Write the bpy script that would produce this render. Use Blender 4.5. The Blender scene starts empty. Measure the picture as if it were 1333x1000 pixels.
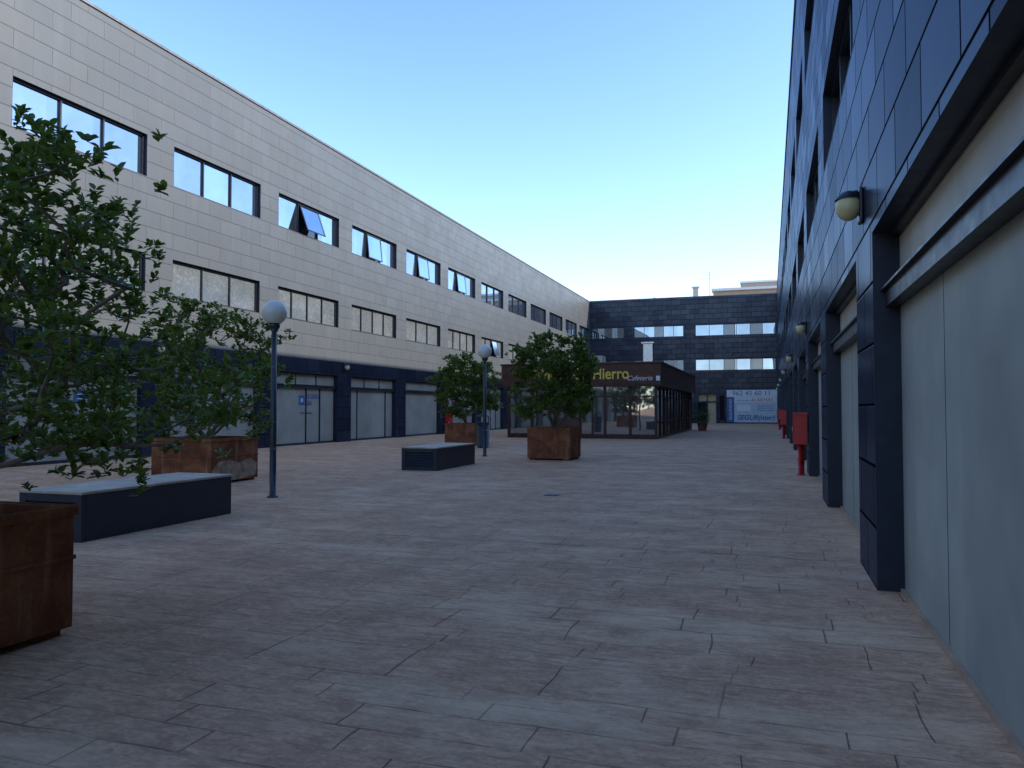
import bpy, math, random
from mathutils import Vector, Matrix
S=bpy.context.scene
R=math.radians
# ------------------------------------------------------------ node helpers
class NT:
    def __init__(s,name):
        s.m=bpy.data.materials.new(name); s.m.use_nodes=True
        s.t=s.m.node_tree; s.t.nodes.clear()
        s.out=s.t.nodes.new('ShaderNodeOutputMaterial')
    def n(s,typ,**k):
        nd=s.t.nodes.new(typ)
        for a,b in k.items(): setattr(nd,a,b)
        return nd
    def put(s,sock,v):
        if v is None: return
        if isinstance(v,bpy.types.NodeSocket): s.t.links.new(v,sock)
        else: sock.default_value=v
    def math(s,op,a,b=None,c=None):
        nd=s.n('ShaderNodeMath',operation=op); s.put(nd.inputs[0],a); s.put(nd.inputs[1],b)
        if c is not None: s.put(nd.inputs[2],c)
        return nd.outputs[0]
    def pos(s):
        g=s.n('ShaderNodeNewGeometry'); x=s.n('ShaderNodeSeparateXYZ'); s.put(x.inputs[0],g.outputs['Position'])
        return x.outputs[0],x.outputs[1],x.outputs[2],g
    def comb(s,a,b,c=0.0):
        nd=s.n('ShaderNodeCombineXYZ')
        for i,v in enumerate((a,b,c)): s.put(nd.inputs[i],v)
        return nd.outputs[0]
    def noise(s,vec,scale,detail=3,rough=.55,dist=0):
        nd=s.n('ShaderNodeTexNoise'); s.put(nd.inputs['Vector'],vec)
        nd.inputs['Scale'].default_value=scale; nd.inputs['Detail'].default_value=detail
        nd.inputs['Roughness'].default_value=rough; nd.inputs['Distortion'].default_value=dist
        return nd.outputs['Fac']
    def white(s,vec):
        nd=s.n('ShaderNodeTexWhiteNoise',noise_dimensions='3D'); s.put(nd.inputs['Vector'],vec); return nd.outputs['Value'],nd.outputs['Color']
    def ramp(s,fac,stops,interp='LINEAR'):
        nd=s.n('ShaderNodeValToRGB'); nd.color_ramp.interpolation=interp
        e=nd.color_ramp.elements
        while len(e)<len(stops): e.new(.5)
        for i,(p,c) in enumerate(stops):
            e[i].position=p; e[i].color=(*c,1) if len(c)==3 else c
        s.put(nd.inputs[0],fac); return nd.outputs[0]
    def mix(s,fac,a,b,mode='MIX'):
        nd=s.n('ShaderNodeMix',data_type='RGBA',blend_type=mode)
        s.put(nd.inputs[0],fac)
        for i,v in ((6,a),(7,b)):
            if isinstance(v,tuple) and len(v)==3: v=(*v,1)
            s.put(nd.inputs[i],v)
        return nd.outputs[2]
    def mr(s,v,a,b,c=0.,d=1.,smooth=False):
        nd=s.n('ShaderNodeMapRange'); 
        if smooth: nd.interpolation_type='SMOOTHSTEP'
        s.put(nd.inputs[0],v)
        for i,x in enumerate((a,b,c,d)): s.put(nd.inputs[i+1],x)
        return nd.outputs[0]
    def bump(s,h,strength=.3,dist=.01,normal=None):
        nd=s.n('ShaderNodeBump'); nd.inputs['Strength'].default_value=strength; nd.inputs['Distance'].default_value=dist
        s.put(nd.inputs['Height'],h)
        if normal is not None: s.put(nd.inputs['Normal'],normal)
        return nd.outputs[0]
    def pbr(s,col,rough=.5,metal=0.,normal=None,spec=.5):
        nd=s.n('ShaderNodeBsdfPrincipled')
        if isinstance(col,tuple) and len(col)==3: col=(*col,1)
        s.put(nd.inputs['Base Color'],col); s.put(nd.inputs['Roughness'],rough); s.put(nd.inputs['Metallic'],metal)
        nd.inputs['Specular IOR Level'].default_value=spec
        if normal is not None: s.put(nd.inputs['Normal'],normal)
        return nd.outputs[0]
    def end(s,sh):
        s.t.links.new(sh,s.out.inputs[0]); return s.m
def simple(name,col,rough=.5,metal=0.,var=.15,scale=6.,bump=0.,spec=.5):
    t=NT(name); x,y,z,g=t.pos()
    f=t.noise(g.outputs['Position'],scale,3,.6)
    lo=tuple(c*(1-var) for c in col); hi=tuple(min(1,c*(1+var)) for c in col)
    c=t.ramp(f,[(.3,lo),(.7,hi)])
    nm=t.bump(f,bump,.01) if bump else None
    return t.end(t.pbr(c,t.mr(f,.3,.7,rough*.85,min(1,rough*1.15)),metal,nm,spec))
def cells(t,u,v,w,h,rnd=False):
    vr=t.math('DIVIDE',v,h); row=t.math('FLOOR',vr); fv=t.math('FRACT',vr)
    if rnd: off,_=t.white(t.comb(row,3.7,1.1))
    else: off=t.math('MULTIPLY',t.math('FLOORED_MODULO',row,2.),.5)
    ur=t.math('ADD',t.math('DIVIDE',u,w),off); col=t.math('FLOOR',ur); fu=t.math('FRACT',ur)
    du=t.math('MULTIPLY',t.math('MINIMUM',fu,t.math('SUBTRACT',1.,fu)),w)
    dv=t.math('MULTIPLY',t.math('MINIMUM',fv,t.math('SUBTRACT',1.,fv)),h)
    hv,hc=t.white(t.comb(col,row,.5))
    return du,dv,hv,hc,row
# ------------------------------------------------------------ materials
def tile_mat(name,colA,colB,rough=.33,tilt=.014,seamc=(.02,.02,.022),spec=.5,w=1.2,h=.545,glossfac=None,sw=.013):
    t=NT(name); x,y,z,g=t.pos()
    u=t.math('ADD',x,y)
    du,dv,hv,hc,row=cells(t,u,z,w,h)
    d=t.math('MINIMUM',du,dv)
    seam=t.mr(d,sw*.3,sw,0.,1.,True)
    n1=t.noise(g.outputs['Position'],.9,3,.6); n2=t.noise(t.comb(t.math('MULTIPLY',u,3.),t.math('MULTIPLY',z,.35),0.),1.,2)
    c=t.mix(hv,colA,colB)
    c=t.mix(t.mr(n1,.3,.7,0.,.22),c,(.5,.49,.47),'MULTIPLY')
    c=t.mix(t.mr(n2,.5,.8,0.,.12),c,tuple(min(1,q*1.8) for q in colB),'MIX')
    c=t.mix(seam,seamc,c)
    vs=t.n('ShaderNodeVectorMath',operation='SUBTRACT'); t.put(vs.inputs[0],hc); vs.inputs[1].default_value=(.5,.5,.5)
    sc=t.n('ShaderNodeVectorMath',operation='SCALE'); t.put(sc.inputs[0],vs.outputs[0]); sc.inputs['Scale'].default_value=tilt
    ad=t.n('ShaderNodeVectorMath',operation='ADD'); t.put(ad.inputs[0],g.outputs['Normal']); t.put(ad.inputs[1],sc.outputs[0])
    nn=t.n('ShaderNodeVectorMath',operation='NORMALIZE'); t.put(nn.inputs[0],ad.outputs[0])
    nm=t.bump(seam,.6,.006,nn.outputs[0])
    if glossfac is None:
        return t.end(t.pbr(c,t.mr(n1,.3,.7,rough*.85,rough*1.2),0.,nm,spec))
    df=t.n('ShaderNodeBsdfDiffuse'); t.put(df.inputs[0],c); t.put(df.inputs['Normal'],nm)
    gl=t.n('ShaderNodeBsdfGlossy'); gl.inputs['Color'].default_value=(.74,.81,.93,1); t.put(gl.inputs['Roughness'],t.mr(n1,.3,.7,rough*.85,rough*1.2)); t.put(gl.inputs['Normal'],nm)
    f=t.n('ShaderNodeFresnel'); f.inputs[0].default_value=1.5
    fm=t.math('MULTIPLY',t.math('MULTIPLY_ADD',f.outputs[0],glossfac,.015),t.math('MULTIPLY',seam,t.mr(hv,0.,1.,.75,1.25)))
    mx=t.n('ShaderNodeMixShader'); t.put(mx.inputs[0],fm); t.t.links.new(df.outputs[0],mx.inputs[1]); t.t.links.new(gl.outputs[0],mx.inputs[2])
    return t.end(mx.outputs[0])
M_tile=tile_mat('facade_tile',(.103,.108,.109),(.117,.121,.120),.42,.014,(.028,.028,.03),.5,1.2,.545,None,.016)
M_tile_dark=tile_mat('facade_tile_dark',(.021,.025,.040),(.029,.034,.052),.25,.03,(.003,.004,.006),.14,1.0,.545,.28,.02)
def ground_mat():
    t=NT('stamped_concrete'); x,y,z,g=t.pos()
    P=g.outputs['Position']
    wob=t.noise(P,1.6,1)
    u=t.math('ADD',x,t.math('MULTIPLY',wob,.08))
    nrow=t.noise(t.comb(0.,y,0.),.9,1)
    v=t.math('ADD',t.math('ADD',y,t.math('MULTIPLY',nrow,1.1)),t.math('MULTIPLY',wob,.08))
    du,dv,hv,hc,row=cells(t,u,v,.98,.27,True)
    jn=t.noise(P,2.3,3)
    wdt=t.mr(jn,.35,.65,.0004,.006)
    seamv=t.mr(dv,t.math('MULTIPLY',wdt,.3),t.math('ADD',wdt,.004),0.,1.,True)
    seamu=t.mr(du,t.math('MULTIPLY',wdt,.3),t.math('ADD',wdt,.005),0.,1.,True)
    seam=t.math('MULTIPLY',t.math('MAXIMUM',seamv,t.mr(jn,.38,.62,.9,.15)),t.math('MAXIMUM',seamu,t.mr(hv,.5,.9,.1,.85)))
    grain=t.noise(t.comb(t.math('MULTIPLY',x,7.),t.math('MULTIPLY',y,20.),hv),1.,5,.74,.8)
    c=t.ramp(hv,[(0.,(.74,.37,.19)),(.35,(.78,.40,.21)),(.7,(.75,.41,.225)),(1.,(.79,.44,.24))])
    big=t.noise(P,.25,4,.62,.5); mid=t.noise(P,1.5,6,.75); fine=t.noise(P,30.,4,.8)
    c=t.mix(t.mr(big,.35,.68,0.,.7),c,(.70,.44,.26))
    c=t.mix(t.mr(mid,.38,.66,0.,.85),c,(.36,.18,.10))
    c=t.mix(t.mr(fine,.35,.68,0.,.65),c,(.86,.56,.34))
    c=t.mix(t.mr(grain,.35,.62,.6,0.),c,(.27,.14,.08))
    st=t.noise(t.comb(t.math('MULTIPLY',x,.42),t.math('MULTIPLY',y,1.1),4.),1.,6,.75)
    c=t.mix(t.mr(st,.50,.68,0.,.6),c,(.88,.61,.37))
    c=t.mix(t.math('MULTIPLY',t.math('SUBTRACT',1.,seam),.75),c,(.15,.09,.06))
    h=t.math('ADD',seam,t.math('MULTIPLY',grain,.7))
    nm=t.bump(h,.7,.012)
    return t.end(t.pbr(c,t.mr(mid,.3,.7,.6,.85),0.,nm,.10))
M_ground=ground_mat()
def corten():
    t=NT('rusty_steel'); x,y,z,g=t.pos(); P=g.outputs['Position']
    a=t.noise(P,2.2,5,.65,.6); b=t.noise(P,28.,3,.7); s=t.noise(t.comb(t.math('MULTIPLY',t.math('ADD',x,y),9.),t.math('MULTIPLY',z,.9),0.),1.,3)
    c=t.ramp(a,[(.25,(.11,.038,.018)),(.45,(.23,.078,.034)),(.6,(.33,.13,.056)),(.8,(.46,.23,.11))])
    c=t.mix(t.mr(b,.4,.75,0.,.5),c,(.10,.042,.026)); c=t.mix(t.mr(s,.55,.8,0.,.6),c,(.50,.31,.18))
    return t.end(t.pbr(c,.8,0.,t.bump(b,.3,.004),.2))
M_rust=corten()
def glass(name,refl,tint,base,fac,dust=.1,wav=.02,fres=True):
    t=NT(name); x,y,z,g=t.pos(); P=g.outputs['Position']
    w=t.noise(P,.8,1)
    gl=t.n('ShaderNodeBsdfGlossy'); gl.inputs['Color'].default_value=(*tint,1); gl.inputs['Roughness'].default_value=refl
    if fres: t.put(gl.inputs['Normal'],t.bump(w,wav*5,.03))
    df=t.n('ShaderNodeBsdfDiffuse'); n2=t.noise(P,1.3,3); n3=t.noise(P,9.,4,.7)
    hv,_=t.white(t.comb(t.math('FLOOR',t.math('DIVIDE',t.math('ADD',x,y),1.6)),t.math('FLOOR',t.math('DIVIDE',z,3.)),0.))
    c=t.mix(t.mr(n2,.3,.7,0.,1.),tuple(b*.85 for b in base),tuple(min(1,b*1.12) for b in base))
    if dust>.2: c=t.mix(t.mr(n3,.5,.8,0.,.4),c,(.6,.6,.58))
    c=t.mix(t.math('MULTIPLY',hv,.3),c,tuple(b*.4 for b in base))
    t.put(df.inputs[0],c)
    if fres:
        f=t.n('ShaderNodeFresnel'); f.inputs[0].default_value=1.5
        fm=t.math('ADD',t.math('MULTIPLY',t.mr(n2,.3,.7,fac*.88,fac*1.05),t.mr(hv,0.,1.,.72,1.05)),t.math('MULTIPLY',f.outputs[0],1-fac)); fm=t.math('MINIMUM',fm,.95)
    else: fm=fac
    mx=t.n('ShaderNodeMixShader'); t.put(mx.inputs[0],fm); t.t.links.new(df.outputs[0],mx.inputs[1]); t.t.links.new(gl.outputs[0],mx.inputs[2])
    return t.end(mx.outputs[0])
M_glass=glass('window_glass',.015,(.50,.64,.86),(.06,.075,.095),.74)
M_glassend=glass('window_glass_tinted',.015,(.40,.52,.66),(.05,.06,.075),.75)
M_glassdark=glass('window_glass_dark',.03,(.5,.56,.66),(.02,.025,.03),.2)
M_frost=glass('window_glass_frosted',.12,(.8,.85,.9),(.17,.185,.185),.10,.5)
M_panel=glass('frosted_panel',.35,(.8,.85,.9),(.41,.41,.34),.06,.1,.0,False)
M_panelL=glass('roller_panel_grey',.4,(.8,.85,.9),(.35,.345,.29),.04,.1,.0,False)
M_panel2=glass('frosted_panel_pale',.35,(.85,.88,.9),(.54,.50,.40),.05,.1,.0,False)
M_kglass=glass('kiosk_glass',.02,(.75,.80,.82),(.10,.09,.08),.5)
M_frame=simple('dark_metal_frame',(.016,.018,.024),.4,.0)
M_reveal=simple('reveal_metal',(.022,.026,.040),.4,0,.15,6,0,.3)
M_coping=simple('coping_metal',(.17,.17,.18),.4,.4)
M_roof=simple('roof_gravel',(.3,.29,.27),.9)
M_navy=simple('navy_steel',(.022,.028,.043),.45,0.,.25,5,.05)
M_top=simple('bench_top_concrete',(.48,.40,.29),.7,0,.25,3,.1)
M_pole=simple('pole_paint',(.022,.028,.034),.4)
M_globe=simple('globe_plastic',(.70,.66,.56),.35,0,.05)
M_soil=simple('soil',(.06,.045,.03),.95,0,.4,14,.5)
M_red=simple('red_paint',(.52,.025,.02),.35,0,.12)
M_cream=simple('cream_plastic',(.66,.57,.28),.35,0,.06)
M_white=simple('white_paint',(.75,.75,.72),.5,0,.05)
M_blue=simple('blue_print',(.04,.11,.28),.5,0,.1)
M_paleblue=simple('pale_blue_print',(.5,.58,.62),.5,0,.05)
M_redprint=simple('red_print',(.5,.06,.03),.5,0,.1)
M_gold=simple('gold_letters',(.85,.58,.07),.4,.0,.1)
M_fascia=simple('brown_fascia',(.095,.038,.023),.5,0,.35,3,.1,.3)
M_brown=simple('brown_steel',(.07,.032,.02),.45,0,.3,4,0,.3)
M_cream2=simple('cream_wall',(.55,.48,.36),.8,0,.1,2)
M_tan=simple('tan_render',(.42,.34,.25),.85,0,.1,1)
M_strip=simple('threshold_stone',(.45,.29,.17),.8,0,.2,4)
M_steel=simple('stainless',(.5,.5,.5),.3,.8,.1)
M_bark=simple('bark',(.21,.165,.12),.85,0,.35,14,.0)
M_asph=simple('asphalt',(.055,.055,.057),.9,0,.2,3)
M_warm=simple('lobby_wall',(.6,.45,.25),.7,0,.1)
def leafmat(name,a,b,c):
    t=NT(name); g=t.n('ShaderNodeNewGeometry')
    col=t.ramp(g.outputs['Random Per Island'],[(0.,a),(.6,b),(1.,c)])
    n=t.noise(g.outputs['Position'],1.8,2); col=t.mix(t.mr(n,.35,.65,0.,.3),col,tuple(x*.6 for x in a))
    p=t.pbr(col,.34,0.,None,.45)
    tr=t.n('ShaderNodeBsdfTranslucent'); t.put(tr.inputs[0],t.mix(.5,col,(.2,.32,.04)))
    mx=t.n('ShaderNodeMixShader'); mx.inputs[0].default_value=.33
    t.t.links.new(p,mx.inputs[1]); t.t.links.new(tr.outputs[0],mx.inputs[2])
    return t.end(mx.outputs[0])
M_leaf=leafmat('leaves',(.085,.135,.02),(.15,.215,.032),(.25,.30,.05))
M_leaf2=leafmat('far_leaves',(.03,.05,.02),(.05,.08,.03),(.08,.11,.04))
# ------------------------------------------------------------ geometry helpers
def empty(name,loc=(0,0,0)):
    o=bpy.data.objects.new(name,None); o.location=loc; o.empty_display_size=.3; S.collection.objects.link(o); return o
class Geo:
    def __init__(s): s.v=[];s.f=[];s.m=[];s.sm=[]
    def quad(s,pts,m=0):
        i=len(s.v); s.v+=[tuple(p) for p in pts]; s.f.append(tuple(range(i,i+len(pts)))); s.m.append(m); s.sm.append(False)
    def box(s,a,b,m=0,M=None):
        x0,y0,z0=[min(a[i],b[i]) for i in range(3)]; x1,y1,z1=[max(a[i],b[i]) for i in range(3)]
        i=len(s.v); P=[(x0,y0,z0),(x1,y0,z0),(x1,y1,z0),(x0,y1,z0),(x0,y0,z1),(x1,y0,z1),(x1,y1,z1),(x0,y1,z1)]
        if M: P=[tuple(M@Vector(p)) for p in P]
        s.v+=P
        for f in ((0,3,2,1),(4,5,6,7),(0,1,5,4),(1,2,6,5),(2,3,7,6),(3,0,4,7)):
            s.f.append(tuple(i+k for k in f)); s.m.append(m); s.sm.append(False)
    def tube(s,pts,rad,n=10,m=0,caps=True):
        pts=[Vector(p) for p in pts]; rings=[]
        for k,p in enumerate(pts):
            d=(pts[min(k+1,len(pts)-1)]-pts[max(k-1,0)]).normalized()
            a=d.cross(Vector((0,0,1)) if abs(d.z)<.95 else Vector((1,0,0))).normalized(); b=d.cross(a)
            i=len(s.v); rings.append(i)
            for j in range(n):
                t=2*math.pi*j/n; s.v.append(tuple(p+(a*math.cos(t)+b*math.sin(t))*rad[k]))
        for k in range(len(rings)-1):
            for j in range(n):
                s.f.append((rings[k]+j,rings[k]+(j+1)%n,rings[k+1]+(j+1)%n,rings[k+1]+j)); s.m.append(m); s.sm.append(True)
        if caps:
            s.f.append(tuple(rings[0]+j for j in range(n))); s.m.append(m); s.sm.append(False)
            s.f.append(tuple(rings[-1]+j for j in range(n))); s.m.append(m); s.sm.append(False)
    def sphere(s,c,r,m=0,nu=24,nv=14,t0=0.,t1=math.pi,sc=(1,1,1)):
        rows=[]
        for i in range(nv+1):
            t=t0+(t1-t0)*i/nv; k=len(s.v); rows.append(k)
            for j in range(nu):
                a=2*math.pi*j/nu
                s.v.append((c[0]+r*sc[0]*math.sin(t)*math.cos(a),c[1]+r*sc[1]*math.sin(t)*math.sin(a),c[2]+r*sc[2]*math.cos(t)))
        for i in range(nv):
            for j in range(nu):
                s.f.append((rows[i]+j,rows[i+1]+j,rows[i+1]+(j+1)%nu,rows[i]+(j+1)%nu)); s.m.append(m); s.sm.append(True)
    def build(s,name,mats,parent=None,bevel=0.,loc=None):
        me=bpy.data.meshes.new(name); me.from_pydata(s.v,[],s.f)
        for x in mats: me.materials.append(x)
        me.polygons.foreach_set('material_index',s.m); me.polygons.foreach_set('use_smooth',s.sm); me.update()
        o=bpy.data.objects.new(name,me); S.collection.objects.link(o)
        if parent: o.parent=parent
        if loc: o.location=loc
        if bevel:
            b=o.modifiers.new('bevel','BEVEL'); b.width=bevel; b.segments=2; b.limit_method='ANGLE'; b.angle_limit=R(50)
        return o
def text(name,body,loc,rot,size,mat,parent,extrude=.01,align='CENTER',shear=0.,offset=0.,sx=1.):
    c=bpy.data.curves.new(name,'FONT'); c.body=body; c.size=size; c.extrude=extrude; c.align_x=align; c.align_y='CENTER'; c.shear=shear; c.offset=offset
    c.materials.append(mat); o=bpy.data.objects.new(name,c); S.collection.objects.link(o); o.location=loc; o.rotation_euler=rot; o.scale=(sx,1,1); o.parent=parent
    return o
XL,XR,YE,H=-19.5,.885,86.2,13.86
mapL=lambda u,z,d:(XL-d,u,z)
mapR=lambda u,z,d:(XR+d,u,z)
mapE=lambda u,z,d:(u,YE+d,z)
def mbox(g,mp,u0,u1,z0,z1,d0,d1,m=0): g.box(mp(u0,z0,d0),mp(u1,z1,d1),m)
def facade(g,mp,U0,U1,holes,H,mt=0,mrv=1,zsplit=None,mlow=3):
    us=sorted({U0,U1}|{h[0] for h in holes}|{h[1] for h in holes}); zs=sorted({0.,H}|{h[2] for h in holes}|{h[3] for h in holes}|({zsplit} if zsplit else set()))
    nrm=Vector(mp(0,0,-1))-Vector(mp(0,0,0))
    def q(pts,m):
        a=(Vector(pts[1])-Vector(pts[0])).cross(Vector(pts[2])-Vector(pts[1]))
        g.quad(pts if a.dot(nrm)>0 else pts[::-1],m)
    for a,b in zip(us,us[1:]):
        for c,d in zip(zs,zs[1:]):
            mu,mz=(a+b)/2,(c+d)/2
            if any(h[0]<mu<h[1] and h[2]<mz<h[3] for h in holes): continue
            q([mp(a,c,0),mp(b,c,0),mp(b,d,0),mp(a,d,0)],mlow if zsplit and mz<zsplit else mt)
    for (a,b,c,d,dep) in holes:
        g.quad([mp(a,c,0),mp(a,d,0),mp(a,d,dep),mp(a,c,dep)],mrv); g.quad([mp(b,c,0),mp(b,d,0),mp(b,d,dep),mp(b,c,dep)],mrv)
        g.quad([mp(a,d,0),mp(b,d,0),mp(b,d,dep),mp(a,d,dep)],mrv)
        if c>0: g.quad([mp(a,c,0),mp(b,c,0),mp(b,c,dep),mp(a,c,dep)],mrv)
def window(gf,gg,mp,u0,u1,z0,z1,dep,cuts,mats,openi=(),ang=14):
    fw=.06
    mbox(gf,mp,u0,u1,z0,z0+fw,dep-.07,dep+.02); mbox(gf,mp,u0,u1,z1-fw,z1,dep-.07,dep+.02)
    us=[u0]+[u0+(u1-u0)*c for c in cuts]+[u1]
    for i,u in enumerate(us):
        w=fw if i in(0,len(us)-1) else .05
        a=u if i==0 else (u-w if i==len(us)-1 else u-w/2)
        mbox(gf,mp,a,a+w,z0+fw,z1-fw,dep-.068,dep+.02)
    for i in range(len(us)-1):
        a,b=us[i]+.03,us[i+1]-.03; m=mats[i%len(mats)]
        if i in openi:
            gg.quad([mp(a,z0+.03,dep+.01),mp(b,z0+.03,dep+.01),mp(b,z1-.03,dep+.01),mp(a,z1-.03,dep+.01)],1)
            an=R(ang); hh=z1-z0-.14; zt=z1-.07
            def q(u,s,e): return mp(u, zt-s*math.cos(an), dep-.08-s*math.sin(an)-e)
            gg.quad([q(a+.05,.05,.0),q(b-.05,.05,.0),q(b-.05,hh-.05,.0),q(a+.05,hh-.05,.0)],m)
            for (ua,ub,sa,sb) in ((a,a+.06,0,hh),(b-.06,b,0,hh),(a+.06,b-.06,0,.06),(a+.06,b-.06,hh-.06,hh)):
                gf.quad([q(ua,sa,.02),q(ub,sa,.02),q(ub,sb,.02),q(ua,sb,.02)]); gf.quad([q(ua,sa,-.02),q(ub,sa,-.02),q(ub,sb,-.02),q(ua,sb,-.02)])
        else:
            gg.quad([mp(a,z0+.03,dep),mp(b,z0+.03,dep),mp(b,z1-.03,dep),mp(a,z1-.03,dep)],m)
GM=[M_glass,M_glassdark,M_frost,M_panel,M_panel2,M_glassend]
rng=random.Random(4)
Z=dict(g=3.17,m0=5.47,m1=6.75,t0=9.3,t1=10.7)
# ------------------------------------------------------------ ground
g=Geo(); g.quad([(-1500,-1500,0),(1500,-1500,0),(1500,1500,0),(-1500,1500,0)]); g.build('paved_ground',[M_ground])
g=Geo(); g.quad([(-60,-75,.004),(60,-75,.004),(60,-32,.004),(-60,-32,.004)]); g.build('parking_road',[M_asph])
# ------------------------------------------------------------ side buildings
def side(mp,name,s0,wid,sgn,depthX,tile):
    E=empty(name)
    ks=[i for i in range(-8,14) if s0+6*i>-28 and s0+6*i+wid<YE]
    lo=-29.; holes=[]
    for i in ks:
        a=s0+6*i; b=a+wid
        holes+= [(a,b,0.,Z['g'],.23),(a,b,Z['m0'],Z['m1'],.24),(a,b,Z['t0'],Z['t1'],.24)]
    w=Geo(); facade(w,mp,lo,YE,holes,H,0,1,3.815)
    w.quad([mp(lo,0,0),mp(lo,H,0),mp(lo,H,depthX),mp(lo,0,depthX)]); w.quad([mp(100,0,0.02),mp(100,H,0.02),mp(100,H,depthX),mp(100,0,depthX)])
    w.quad([mp(lo,0,depthX),mp(100,0,depthX),mp(100,H,depthX),mp(lo,H,depthX)])
    w.quad([mp(lo,H,0.),mp(YE,H,0.),mp(YE,H,depthX),mp(lo,H,depthX)],2); w.quad([mp(YE,H,0.02),mp(100,H,0.02),mp(100,H,depthX),mp(YE,H,depthX)],2)
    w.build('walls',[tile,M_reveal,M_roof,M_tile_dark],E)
    c=Geo(); mbox(c,mp,lo,YE-.06,H+.002,H+.09,-.05,.4); c.build('parapet_coping',[M_coping],E)
    gf=Geo(); gg=Geo()
    for i in ks:
        a=s0+6*i; b=a+wid
        op=(); an=10
        if sgn<0:
            if (a>27 and a<28): op=(1,); an=20
            elif a>33 and a<46: op=(1,); an=6
        window(gf,gg,mp,a,b,Z['t0'],Z['t1'],.2,(.34,.66),[0,0,0],op,an)
        op2=(2,) if (sgn<0 and 51<a<52) else ()
        window(gf,gg,mp,a,b,Z['m0'],Z['m1'],.2,(.25,.5,.75) if i%3 else (.34,.66),[2 if sgn<0 else 1],op2)
        gg.quad([mp(a,0,.22),mp(b,0,.22),mp(b,2.52,.22),mp(a,2.52,.22)],6 if sgn<0 else 3)
        gg.quad([mp(a,2.52,.22),mp(b,2.52,.22),mp(b,Z['g'],.22),mp(a,Z['g'],.22)],6 if sgn<0 else 4)
        mbox(gf,mp,a,b,2.5,2.64,.10,.219); mbox(gf,mp,a,b,2.641,2.66,.06,.219)
        mbox(gf,mp,a,b,Z['g']-.05,Z['g'],.15,.219)
        if sgn<0:
            mbox(gf,mp,a,a+.05,0,2.5,.16,.219); mbox(gf,mp,b-.05,b,0,2.5,.16,.219)
            mbox(gf,mp,a,b,0,.09,.15,.218)
            kk=i%4
            if kk==0: mbox(gf,mp,a+1.15,a+1.2,.09,2.5,.17,.219)
            if kk==1: mbox(gf,mp,a+3.5,a+3.55,.09,2.5,.17,.219); mbox(gf,mp,a+2.4,a+2.44,.09,2.5,.17,.219)
            if kk==2: mbox(gf,mp,b-.9,b-.85,.09,2.5,.17,.219); mbox(gf,mp,a+.9,a+.94,.09,2.5,.18,.219)
            if kk!=3:
                mbox(gf,mp,a+1.6,a+1.63,2.66,Z['g']-.05,.18,.219); mbox(gf,mp,a+3.2,a+3.23,2.66,Z['g']-.05,.18,.219)
        else:
            mbox(gf,mp,a,b,0,.03,.185,.218,1)
            mbox(gf,mp,a+2.9,a+2.904,.05,2.5,.217,.219,2)
    gf.build('window_frames',[M_frame,M_strip,M_reveal],E); gg.build('window_glass',GM+[M_panelL],E)
    return E
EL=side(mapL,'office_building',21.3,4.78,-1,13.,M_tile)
ER=side(mapR,'office_building',8.82,4.66,1,13.,M_tile_dark)
def logo(y,z,s=1.):
    g=Geo(); mbox(g,mapL,y,y+.38*s,z,z+.38*s,.212,.218); 
    g.build('logo_square',[M_blue],EL)
    g=Geo(); mbox(g,mapL,y+.12*s,y+.27*s,z+.12*s,z+.27*s,.208,.2115); g.build('logo_inner',[M_paleblue],EL)
    text('logo_text','STUDIO\nS&R',(XL-.208,y+.45*s,z+.2*s),(R(90),0,R(90)),.26*s,M_blue,EL,.003,'LEFT')
    text('logo_web','www.studio.es',(XL-.208,y+.1,z-.3*s),(R(90),0,R(90)),.14*s,M_blue,EL,.003,'LEFT')
logo(29.2,1.75,1.15); logo(17.6,1.75,1.1)
# ------------------------------------------------------------ end building
EE=empty('office_building')
X0,X1=XL,XR
wins=[(-19.25,-15.5),(-14.4,-8.9),(-7.66,.72)]
holes=[]
for a,b in wins: holes+=[(a,b,5.75,7.0,.2),(a,b,9.55,10.8,.2)]
holes+=[(-7.4,-5.5,0.,3.2,.5),(-13.6,-8.6,.0,3.1,.2),(-19.2,-14.6,0.,3.1,.2),(-5.1,-4.6,0.,3.0,.2)]
w=Geo(); facade(w,mapE,X0,X1,holes,H); w.quad([(X0,YE,H),(X1,YE,H),(X1,100,H),(X0,100,H)],2)
w.build('walls',[M_tile_dark,M_reveal,M_roof],EE)
c=Geo(); c.box((X0+.06,YE-.05,H+.002),(X1-.06,YE+.35,H+.09)); c.build('parapet_coping',[M_coping],EE)
gf=Geo(); gg=Geo()
for (a,b) in wins:
    L=b-a; 
    if L>7: cuts=(.18,.36,.50,.52,.69,.84); mats=[5,5,1,5,5,1,5]
    elif L>5: cuts=(.21,.42,.60,.80); mats=[5,5,1,5,5]
    else: cuts=(.18,.4,.62,.8); mats=[1,5,1,5,1]
    window(gf,gg,mapE,a,b,5.75,7.0,.17,cuts,mats); window(gf,gg,mapE,a,b,9.55,10.8,.17,cuts,mats)
window(gf,gg,mapE,-13.6,-8.6,0.,3.1,.17,(.25,.5,.75),[1]); window(gf,gg,mapE,-19.2,-14.6,0.,3.1,.17,(.33,.66),[1])
gg.quad([mapE(-7.4,0,.49),mapE(-5.5,0,.49),mapE(-5.5,3.2,.49),mapE(-7.4,3.2,.49)],6)
mbox(gf,mapE,-6.5,-6.4,0,3.2,.3,.4); mbox(gf,mapE,-7.4,-5.5,2.3,2.4,.3,.4); gg.quad([mapE(-7.4,0,.42),mapE(-6.45,0,.42),mapE(-6.45,2.3,.42),mapE(-7.4,2.3,.42)],1)
gg.quad([mapE(-5.1,0,.19),mapE(-4.6,0,.19),mapE(-4.6,3,.19),mapE(-5.1,3,.19)],1)
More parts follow.
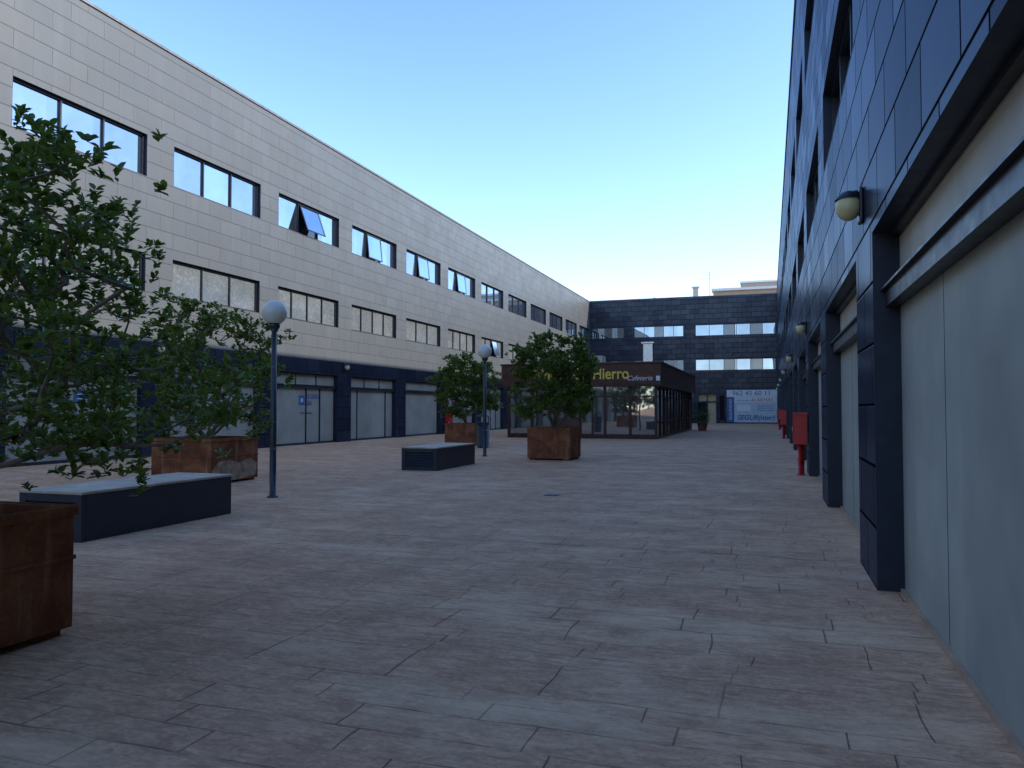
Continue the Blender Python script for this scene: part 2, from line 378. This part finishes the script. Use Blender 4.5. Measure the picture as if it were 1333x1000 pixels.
gf.build('window_frames',[M_frame],EE); gg.build('window_glass',GM+[M_warm],EE)
r=Geo()
r.box((-8.2,90,H),(-7.6,90.6,H+1.6),0); r.box((-8.3,89.9,H+1.6),(-7.5,90.7,H+1.75),0)
r.tube([(-12.6,90,H),(-12.6,90,H+.7)],[.12,.12],8,1); r.tube([(-13.4,90,H),(-13.4,90,H+.5)],[.1,.1],8,1)
r.tube([(-6.4,91,H),(-6.4,91,H+3.6)],[.035,.03],6,2)
for i,(zz,l) in enumerate(((3.5,1.),(3.2,.75),(2.7,1.3))): r.tube([(-6.4-l,91,H+zz),(-6.4+l,91,H+zz)],[.02,.02],5,2)
r.build('chimneys_and_antenna',[M_cream2,M_steel,M_steel],EE)
# sign on end building
SG=empty('shop_sign')
g=Geo(); g.box((-4.35,YE-.10,.12),(.8,YE-.02,3.55),0); g.box((-4.36,YE-.12,2.85),(.8,YE-.101,3.6),1); g.box((-4.34,YE-.13,.12),(-3.6,YE-.101,2.84),2); g.box((-3.55,YE-.125,2.25),(.75,YE-.101,2.8),3)
g.box((-3.3,YE-.125,1.3),(-1.9,YE-.101,1.95),1)
g.build('panels',[M_paleblue,M_white,M_blue,M_white],SG)
rt=(R(90),0,0)
text('phone_text','962 45 60 11',(-1.8,YE-.13,3.22),rt,.68,M_blue,SG,.01,sx=1.1)
text('alarm_text','ALARMAS',(-.75,YE-.13,2.5),rt,.52,M_redprint,SG)
text('small_text','comunicacion',(-2.7,YE-.13,2.5),rt,.26,M_blue,SG)
text('brand_text','SEGUR(nter)',(-1.4,YE-.11,.62),rt,.72,M_blue,SG,shear=.3,offset=.012)
for i in range(3): text('line_text','instalacion y servicio',(-.4,YE-.11,1.9-.25*i),rt,.2,M_blue,SG)
text('vertical_text','SEGURIDAD',(-3.97,YE-.14,1.5),(R(90),R(-90),0),.42,M_white,SG)
# distant apartment building
AE=empty('apartment_building')
g=Geo(); g.box((-7.2,112,0),(16,126,18.2),0); g.box((-7.6,111.5,18.2),(16.4,126.5,18.55),1); g.box((-3.5,114,18.55),(14,124,19.5),0); g.box((-3.8,113.7,19.5),(14.3,124.3,19.75),1)
for i in range(5):
    for j in range(5): g.box((-6+i*4.4,111.93,2+j*3.1),(-4.4+i*4.4,111.98,3.4+j*3.1),2)
g.build('walls',[M_tan,M_white,M_glassdark],AE)
# ------------------------------------------------------------ cafe kiosk
K=empty('cafe_kiosk')
kx0,kx1,ky0,ky1=-13.8,-5.55,40.4,59.2
g=Geo()
g.box((kx0-.25,ky0-.3,2.85),(kx1+.25,ky1+.2,3.95),0)
g.box((kx0-.3,ky0-.35,3.95),(kx1+.3,ky1+.25,4.05),1); g.box((kx0-.28,ky0-.33,2.77),(kx1+.28,ky1+.23,2.85),1)
g.build('roof_fascia',[M_fascia,M_brown],K,.015)
g=Geo(); gl=Geo()
g.box((kx0,ky0,0),(kx1,ky1,.12),0)
n=6
for i in range(n+1):
    x=kx0+(kx1-kx0-.14)*i/n; g.box((x,ky0,.12),(x+.14,ky0+.14,2.77),0)
for i in range(n):
    a=kx0+.14+(kx1-kx0-.14)*i/n; b=kx0+(kx1-kx0-.14)*(i+1)/n
    gl.quad([(a,ky0+.07,.12),(b,ky0+.07,.12),(b,ky0+.07,2.77),(a,ky0+.07,2.77)],0)
    g.box((a,ky0+.03,2.2),(b,ky0+.11,2.26),0); g.box((a,ky0+.03,.12),(b,ky0+.11,.24),0)
    if i==3:
        m=(a+b)/2; g.box((m-.05,ky0+.02,.24),(m+.05,ky0+.11,2.2),0)
ns=12
for i in range(ns+1):
    y=ky0+(ky1-ky0-.14)*i/ns; 
    if i: g.box((kx1-.14,y,.12),(kx1,y+.14,2.77),0); g.box((kx0,y,.12),(kx0+.14,y+.14,2.77),0)
for i in range(ns):
    a=ky0+.14+(ky1-ky0-.14)*i/ns; b=ky0+(ky1-ky0-.14)*(i+1)/ns
    for xx in (kx1-.07,kx0+.07):
        gl.quad([(xx,a,.12),(xx,b,.12),(xx,b,2.77),(xx,a,2.77)],0)
    g.box((kx1-.11,a,.9),(kx1-.03,b,.96),0); g.box((kx1-.11,a,2.2),(kx1-.03,b,2.26),0)
    if i%3==2: g.box((kx1-.1,a,.12),(kx1-.05,b,2.2),1)
g.box((kx0,ky1-.1,.12),(kx1,ky1,2.77),1)
g.build('frame',[M_brown,M_fascia],K); gl.build('glazing',[M_kglass],K)
r=Geo(); r.box((-6.9,44.5,4.05),(-6.35,45.05,5.35),0); r.box((-7.0,44.4,5.35),(-6.25,45.15,5.45),0); r.box((-10.6,45,4.05),(-9.4,46,4.75),1)
r.build('roof_vent',[M_steel,M_cream2],K,.01)
text('name_text','Rincon de  Hierro',(-6.95,ky0-.32,3.42),rt,.84,M_gold,K,.02,'RIGHT',0,.012,.84)
text('subtitle_text','Cafeteria',(-5.75,ky0-.32,3.18),rt,.36,M_white,K,.01,'RIGHT',.35)
g=Geo(); g.box((kx1-.0,ky0-.34,3.05),(kx1+.2,ky0-.31,3.3),0); g.build('small_plate',[M_white],K)
# ------------------------------------------------------------ street lamps
def lamp(x,y,h,r):
    E=empty('street_lamp',(x,y,0)); g=Geo()
    g.tube([(0,0,0),(0,0,.03)],[.10,.10],16); g.tube([(0,0,.03),(0,0,.9),(0,0,h-r-.1)],[.062,.058,.045],16)
    g.tube([(0,0,.85),(0,0,.9)],[.068,.068],16)
    g.tube([(0,0,h-r-.12),(0,0,h-r-.04),(0,0,h-r+.03)],[.05,.10,.11],16)
    g.build('pole',[M_pole],E)
    g=Geo(); g.sphere((0,0,h),r,0,32,20); g.build('globe',[M_globe],E)
lamp(-8.5,11.8,3.34,.225); lamp(-9.07,24.2,3.52,.235)
# ------------------------------------------------------------ vent benches
def bench(x1,y0,L=2.7,W=1.0,h=.6):
    E=empty('vent_bench',(x1,y0,0)); g=Geo()
    g.box((-W,.06,0),(0,L,h-.035),0)
    g.box((-W,0,0),(-W+.1,.06,h-.035),0); g.box((-.1,0,0),(0,.06,h-.035),0); g.box((-W+.1,0,h-.13),(-.1,.06,h-.035),0); g.box((-W+.1,0,0),(-.1,.06,.07),0)
    for i in range(7):
        z=.10+i*.055
        M=Matrix.Translation((0,.025,z))@Matrix.Rotation(R(50),4,'X'); g.box((-W+.1,-.03,-.006),(-.1,.03,.006),1,M)
    g.build('body',[M_navy,M_pole],E,.006)
    g=Geo(); g.box((-W-.01,-.01,h-.035),(.01,L+.01,h),0); g.build('top_slab',[M_top],E,.008)
bench(-7.8,7.1); bench(-8.1,18.1)
# ------------------------------------------------------------ planters
M_patch=simple('scuffed_plate',(.36,.24,.15),.7,.0,.5,7,.2)
def planter(x,y,w,h,patch=False):
    E=empty('steel_planter',(x,y,0)); g=Geo(); a=w/2; t=.04
    for sx,sy in ((-1,-1),(1,-1),(1,1),(-1,1)): g.box((sx*(a-.25),sy*(a-.25),0),(sx*(a-.05),sy*(a-.05),.05),0)
    g.box((-a,-a,.05),(a,-a+t,h)); g.box((-a,a-t,.05),(a,a,h)); g.box((-a,-a+t,.05),(-a+t,a-t,h)); g.box((a-t,-a+t,.05),(a,a-t,h))
    zb=h*.62
    for s in (-1,1): g.box((-a-.012,s*a,zb-.03),(a+.012,s*(a+.012),zb)); g.box((s*a,-a,zb-.03),(s*(a+.012),a,zb-.001))
    for s in (-1,1): g.box((-a-.02,s*a,h-.06),(a+.02,s*(a+.02),h+.01)); g.box((s*a,-a,h-.06),(s*(a+.02),a,h+.009))
    g.build('box',[M_rust],E,.006)
    g=Geo(); g.quad([(-a+t,-a+t,h-.07),(a-t,-a+t,h-.07),(a-t,a-t,h-.07),(-a+t,a-t,h-.07)]); g.build('soil',[M_soil],E)
    if patch:
        g=Geo(); xx=a+.006
        P=[(-.75,.06),(-.2,.05),(.35,.07),(.72,.12),(.74,.38),(.5,.5),(.1,.42),(-.2,.5),(-.55,.47),(-.74,.3)]
        g.quad([(xx,p[0]*a/.78,p[1]) for p in P]); g.build('scuffed_plate',[M_patch],E)
PL=[(-5.52,3.44,1.6,.9),(-11.8,13.97,1.55,.96,True),(-6.5,23.66,1.38,1.0),(-12.75,31.6,1.4,.95)]
for p in PL: planter(*p)
# ------------------------------------------------------------ trees
def tree(x,y,z0,Rr,H0,H1,ncl,lpc,ll,seed,stems=4,cs=.10,void=.45,wide=.42):
    rg=random.Random(seed); E=empty('ornamental_tree',(x,y,z0))
    nodes=[(Vector((0,0,-.05)),-1)]
    for s in range(stems):
        an=2*math.pi*s/stems+rg.uniform(-.5,.5); par=0; p=Vector((0,0,-.05)); d=Vector((math.cos(an)*.35,math.sin(an)*.35,1)).normalized()
        for k in range(int(rg.uniform(5,8))):
            d=(d+Vector((rg.uniform(-.35,.35)+math.cos(an)*.12,rg.uniform(-.35,.35)+math.sin(an)*.12,.05))).normalized(); p=p+d*.17
            nodes.append((p.copy(),par)); par=len(nodes)-1
    ph=[rg.uniform(0,6.28) for _ in range(4)]; T=[]; tries=0
    while len(T)<ncl and tries<9000:
        tries+=1
        t=rg.random(); a=rg.uniform(0,6.283); prof=math.sqrt(max(0,1-((t-wide)/.66)**2))
        lump=1+.14*math.sin(3*a+ph[0]+2*t)+.10*math.sin(5*a+ph[1]-5*t)+.10*math.sin(9*t+ph[2])
        rr=Rr*.88*prof*lump*(rg.uniform(.12,1)**.5)
        z=H0+(H1-H0)*t; p=Vector((rr*math.cos(a),rr*math.sin(a),z-z0))
        if math.sin(p.x*2.6+ph[3])*math.sin(p.y*2.4+ph[0])+.6*math.sin(p.z*5.5+ph[1])>void: continue
        if any((p-q).length<Rr*.13 for q in T): continue
        T.append(p)
    T.sort(key=lambda p:p.length)
    tips=[]
    for p in T:
        best=min(range(len(nodes)),key=lambda i:(nodes[i][0]-p).length+ (.6*max(0,nodes[i][0].z-p.z)) + .25*(nodes[i][0].length if nodes[i][0].length>p.length else 0))
        q=nodes[best][0]; L=(p-q).length; k=max(2,int(L/.13)); par=best
        side=Vector((rg.uniform(-1,1),rg.uniform(-1,1),rg.uniform(-.9,.1)))*L*.2
        for j in range(1,k+1):
            s=j/k; c=q.lerp(p,s)+side*math.sin(math.pi*s)+Vector((rg.uniform(-1,1),rg.uniform(-1,1),rg.uniform(-1,1)))*.025*(j<k)
            nodes.append((c,par)); par=len(nodes)-1
        tips.append(par)
    wgt=[0]*len(nodes)
    for i in tips:
        j=i
        while j>=0: wgt[j]+=1; j=nodes[j][1]
    g=Geo(); rad=[.0070*max(1,w)**.50 for w in wgt]
    for i,(p,pa) in enumerate(nodes):
        if pa<0 or wgt[i]==0: continue
        q=nodes[pa][0]; rp=min(rad[pa],rad[i]*1.35)
        g.tube([q,p],[rp,rad[i]],6,0,False)
    g.build('trunk_and_limbs',[M_bark],E)
    g=Geo(); v=g.v; 
    for ti in tips:
        c=nodes[ti][0]; par=nodes[nodes[ti][1]][0]; out=(c-par).normalized(); big=rg.uniform(.6,1.4); sz=big*Rr*cs
        nr=max(3,int(lpc*big/9))
        for _ in range(nr):
            o=Vector((max(-1.5,min(1.5,rg.gauss(0,.8)))*sz,max(-1.5,min(1.5,rg.gauss(0,.8)))*sz,max(-1.2,min(1.2,rg.gauss(0,.5)))*sz))
            if rg.random()<.2: o=-out*rg.uniform(0,.3)+o*.4
            p=c+o; ax=(o.normalized()*.5+Vector((rg.uniform(-.4,.4),rg.uniform(-.4,.4),.7))).normalized()
            for q in range(9):
                d=(ax*rg.uniform(.1,.9)+Vector((rg.uniform(-1,1),rg.uniform(-1,1),rg.uniform(-.5,.6)))).normalized()
                l=ll*rg.uniform(.6,1.2); side=d.cross(Vector((rg.uniform(-.5,.5),rg.uniform(-.5,.5),1))).normalized(); up=side.cross(d)
                w=l*.27; i=len(v); pp=p+ax*rg.uniform(-.04,.03)
                v+= [tuple(pp),tuple(pp+d*l*.35+side*w+up*w*.35),tuple(pp+d*l*.72+side*w*.75+up*w*.3),tuple(pp+d*l-up*l*.06),tuple(pp+d*l*.72-side*w*.75+up*w*.3),tuple(pp+d*l*.35-side*w+up*w*.35)]
                g.f+=[(i,i+1,i+2,i+3),(i,i+3,i+4,i+5)]; g.m+=[0,0]; g.sm+=[True,True]
    g.build('foliage',[M_leaf],E)
tree(-5.52,3.44,.85,2.25,1.05,3.2,180,170,.068,11,5,.08,.38,.5)
tree(-11.8,13.97,.9,1.6,1.25,4.0,125,155,.087,5,4,.095,.5)
tree(-6.5,23.66,.95,1.6,1.3,3.9,135,175,.105,23,4,.10,.75)
tree(-12.75,31.6,.9,1.7,1.25,3.95,125,155,.115,31,4,.10,.7)
PB=empty('potted_shrub',(-4.6,57,0)); g=Geo(); g.tube([(0,0,0),(0,0,.55)],[.28,.36],14,0); g.build('pot',[M_rust],PB)
rg=random.Random(8); g=Geo()
for _ in range(1200):
    a=Vector((rg.gauss(0,.28),rg.gauss(0,.28),.95+rg.gauss(0,.25))); d=Vector((rg.uniform(-1,1),rg.uniform(-1,1),rg.uniform(-.3,1))).normalized(); s=d.cross(Vector((.1,.2,1))).normalized()*.03
    g.quad([a,a+d*.06+s,a+d*.13,a+d*.06-s])
g.build('foliage',[M_leaf],PB)
# ------------------------------------------------------------ litter bin
LB=empty('litter_bin',(-11.1,29.4,0)); g=Geo()
g.tube([(0,0,0),(0,0,.05)],[.22,.22],20); g.tube([(0,0,.05),(0,0,1.0)],[.25,.29],20); g.tube([(0,0,1.0),(0,0,1.05)],[.31,.31],20)
for a in range(4):
    t=R(45+90*a); g.tube([(.25*math.cos(t),.25*math.sin(t),1.05),(.25*math.cos(t),.25*math.sin(t),1.27)],[.02,.02],6)
g.tube([(0,0,1.27),(0,0,1.31),(0,0,1.40)],[.31,.30,.06],20); g.build('body',[M_pole],LB)
# ------------------------------------------------------------ red hydrant cabinets
def hyd(x,y,s=1,name='fire_hose_cabinet'):
    E=empty(name,(x,y,0)); g=Geo()
    g.box((-.15,-.28,.74),(.15,.28,1.44),0); g.box((-.165,-.3,1.44),(.165,.3,1.5),0)
    g.box((-.162,-.23,.8),(-.15,.23,1.38),0); g.box((-.18,.15,1.05),(-.162,.19,1.15),1)
    g.build('cabinet',[M_red,M_steel],E,.015)
    g=Geo(); g.tube([(-.02,-.16,0),(-.02,-.16,.74)],[.045,.045],12); g.tube([(.05,.16,0),(.05,.16,.74)],[.045,.045],12)
    g.tube([(-.02,-.16,0),(-.02,-.16,.03)],[.09,.09],12); g.tube([(-.02,-.16,.35),(-.02,-.16,.42)],[.06,.06],12); g.tube([(-.02,-.16,.3),(.05,.16,.3)],[.03,.03],8)
    g.build('pipes',[M_red],E)
hyd(.70,19.9); hyd(.70,43.6); hyd(.70,61.8); hyd(XL+.2,45.0)
# ------------------------------------------------------------ wall lamps
def wlamp(mp,y,z):
    sg=mp(0,0,-1)[0]-mp(0,0,0)[0]
    E=empty('wall_lamp',mp(y,z,0)); g=Geo()
    g.box((0,-.11,-.17),(sg*.04,.11,.17),0); g.box((sg*.04,-.06,-.02),(sg*.1,.06,.15),0)
    g.build('back_plate',[M_frame],E,.02)
    g=Geo(); g.sphere((sg*.13,0,0),.125,0,24,14,0,math.pi,(.95,1,1.1)); g.build('diffuser',[M_cream],E)
    g=Geo(); g.sphere((sg*.13,0,.005),.138,0,24,8,0,math.pi*.36,(1,1.02,1.1)); g.build('hood',[M_frame],E)
for k in range(-1,7): wlamp(mapR,8.15+12*k,3.58)
for k in range(-1,5): wlamp(mapL,32.7+12*k,3.6)
g=Geo(); g.box((-3.95,13.6,.004),(-3.7,13.85,.010)); g.build('drain_cover',[M_navy])
# ------------------------------------------------------------ trees behind camera (seen in reflections)
rg=random.Random(77); g=Geo()
for k in range(26):
    cx=-60+k*5+rg.uniform(-2,2); cy=-82+rg.uniform(-3,3); h=rg.uniform(5,9)
    for _ in range(160):
        p=Vector((cx+rg.gauss(0,2),cy+rg.gauss(0,2),h*.6+rg.gauss(0,h*.2))); d=Vector((rg.uniform(-1,1),rg.uniform(-1,1),rg.uniform(-1,1)))*.7; e=Vector((rg.uniform(-1,1),rg.uniform(-1,1),rg.uniform(-1,1)))*.7
        g.quad([p-d,p-e,p+d,p+e])
g.build('distant_trees',[M_leaf2])
# ------------------------------------------------------------ light
sv=Vector((1,.22,.493)).normalized()
el=math.asin(sv.z); az=math.atan2(sv.x,sv.y)
L=bpy.data.lights.new('sun','SUN'); L.energy=5.0; L.angle=R(.5); L.color=(1,.955,.88)
o=bpy.data.objects.new('sun',L); o.rotation_euler=sv.to_track_quat('Z','Y').to_euler(); o.location=(30,10,30); S.collection.objects.link(o)
W=bpy.data.worlds.new('World'); S.world=W; W.use_nodes=True; nt=W.node_tree; nt.nodes.clear()
sky=nt.nodes.new('ShaderNodeTexSky'); sky.sky_type='NISHITA'; sky.sun_disc=False; sky.sun_elevation=el; sky.sun_rotation=az
sky.air_density=.8; sky.dust_density=.2; sky.ozone_density=1.1
g0=.15
gn=nt.nodes.new('ShaderNodeVectorMath'); gn.operation='MULTIPLY'; gn.inputs[1].default_value=(3.3*g0,3.1*g0,3.4*g0)
gm=nt.nodes.new('ShaderNodeGamma'); gm.inputs[1].default_value=1.32
dn=nt.nodes.new('ShaderNodeVectorMath'); dn.operation='MULTIPLY_ADD'; dn.inputs[1].default_value=(.3,.3,.3); dn.inputs[2].default_value=(1,1,1)
dv=nt.nodes.new('ShaderNodeVectorMath'); dv.operation='DIVIDE'
g2=nt.nodes.new('ShaderNodeVectorMath'); g2.operation='SCALE'; g2.inputs['Scale'].default_value=1.25/g0
hs=nt.nodes.new('ShaderNodeHueSaturation'); hs.inputs['Saturation'].default_value=1.1
bg=nt.nodes.new('ShaderNodeBackground'); bg.inputs[1].default_value=g0; ow=nt.nodes.new('ShaderNodeOutputWorld')
lk=nt.links.new
lk(sky.outputs[0],hs.inputs['Color']); lk(hs.outputs[0],gn.inputs[0]); lk(gn.outputs[0],gm.inputs[0])
lk(gm.outputs[0],dn.inputs[0]); lk(gm.outputs[0],dv.inputs[0]); lk(dn.outputs[0],dv.inputs[1]); lk(dv.outputs[0],g2.inputs[0]); lk(g2.outputs[0],bg.inputs[0]); lk(bg.outputs[0],ow.inputs[0])
S.view_settings.view_transform='Standard'; S.view_settings.look='None'; S.view_settings.exposure=0
# ------------------------------------------------------------ camera
cd=bpy.data.cameras.new('camera'); cd.sensor_width=36; cd.lens=27.0; cd.clip_end=4000; cd.clip_start=.05
co=bpy.data.objects.new('camera',cd); co.location=(0,0,1.6); co.rotation_euler=(R(91.83),0,R(18.52)); S.collection.objects.link(co); S.camera=co
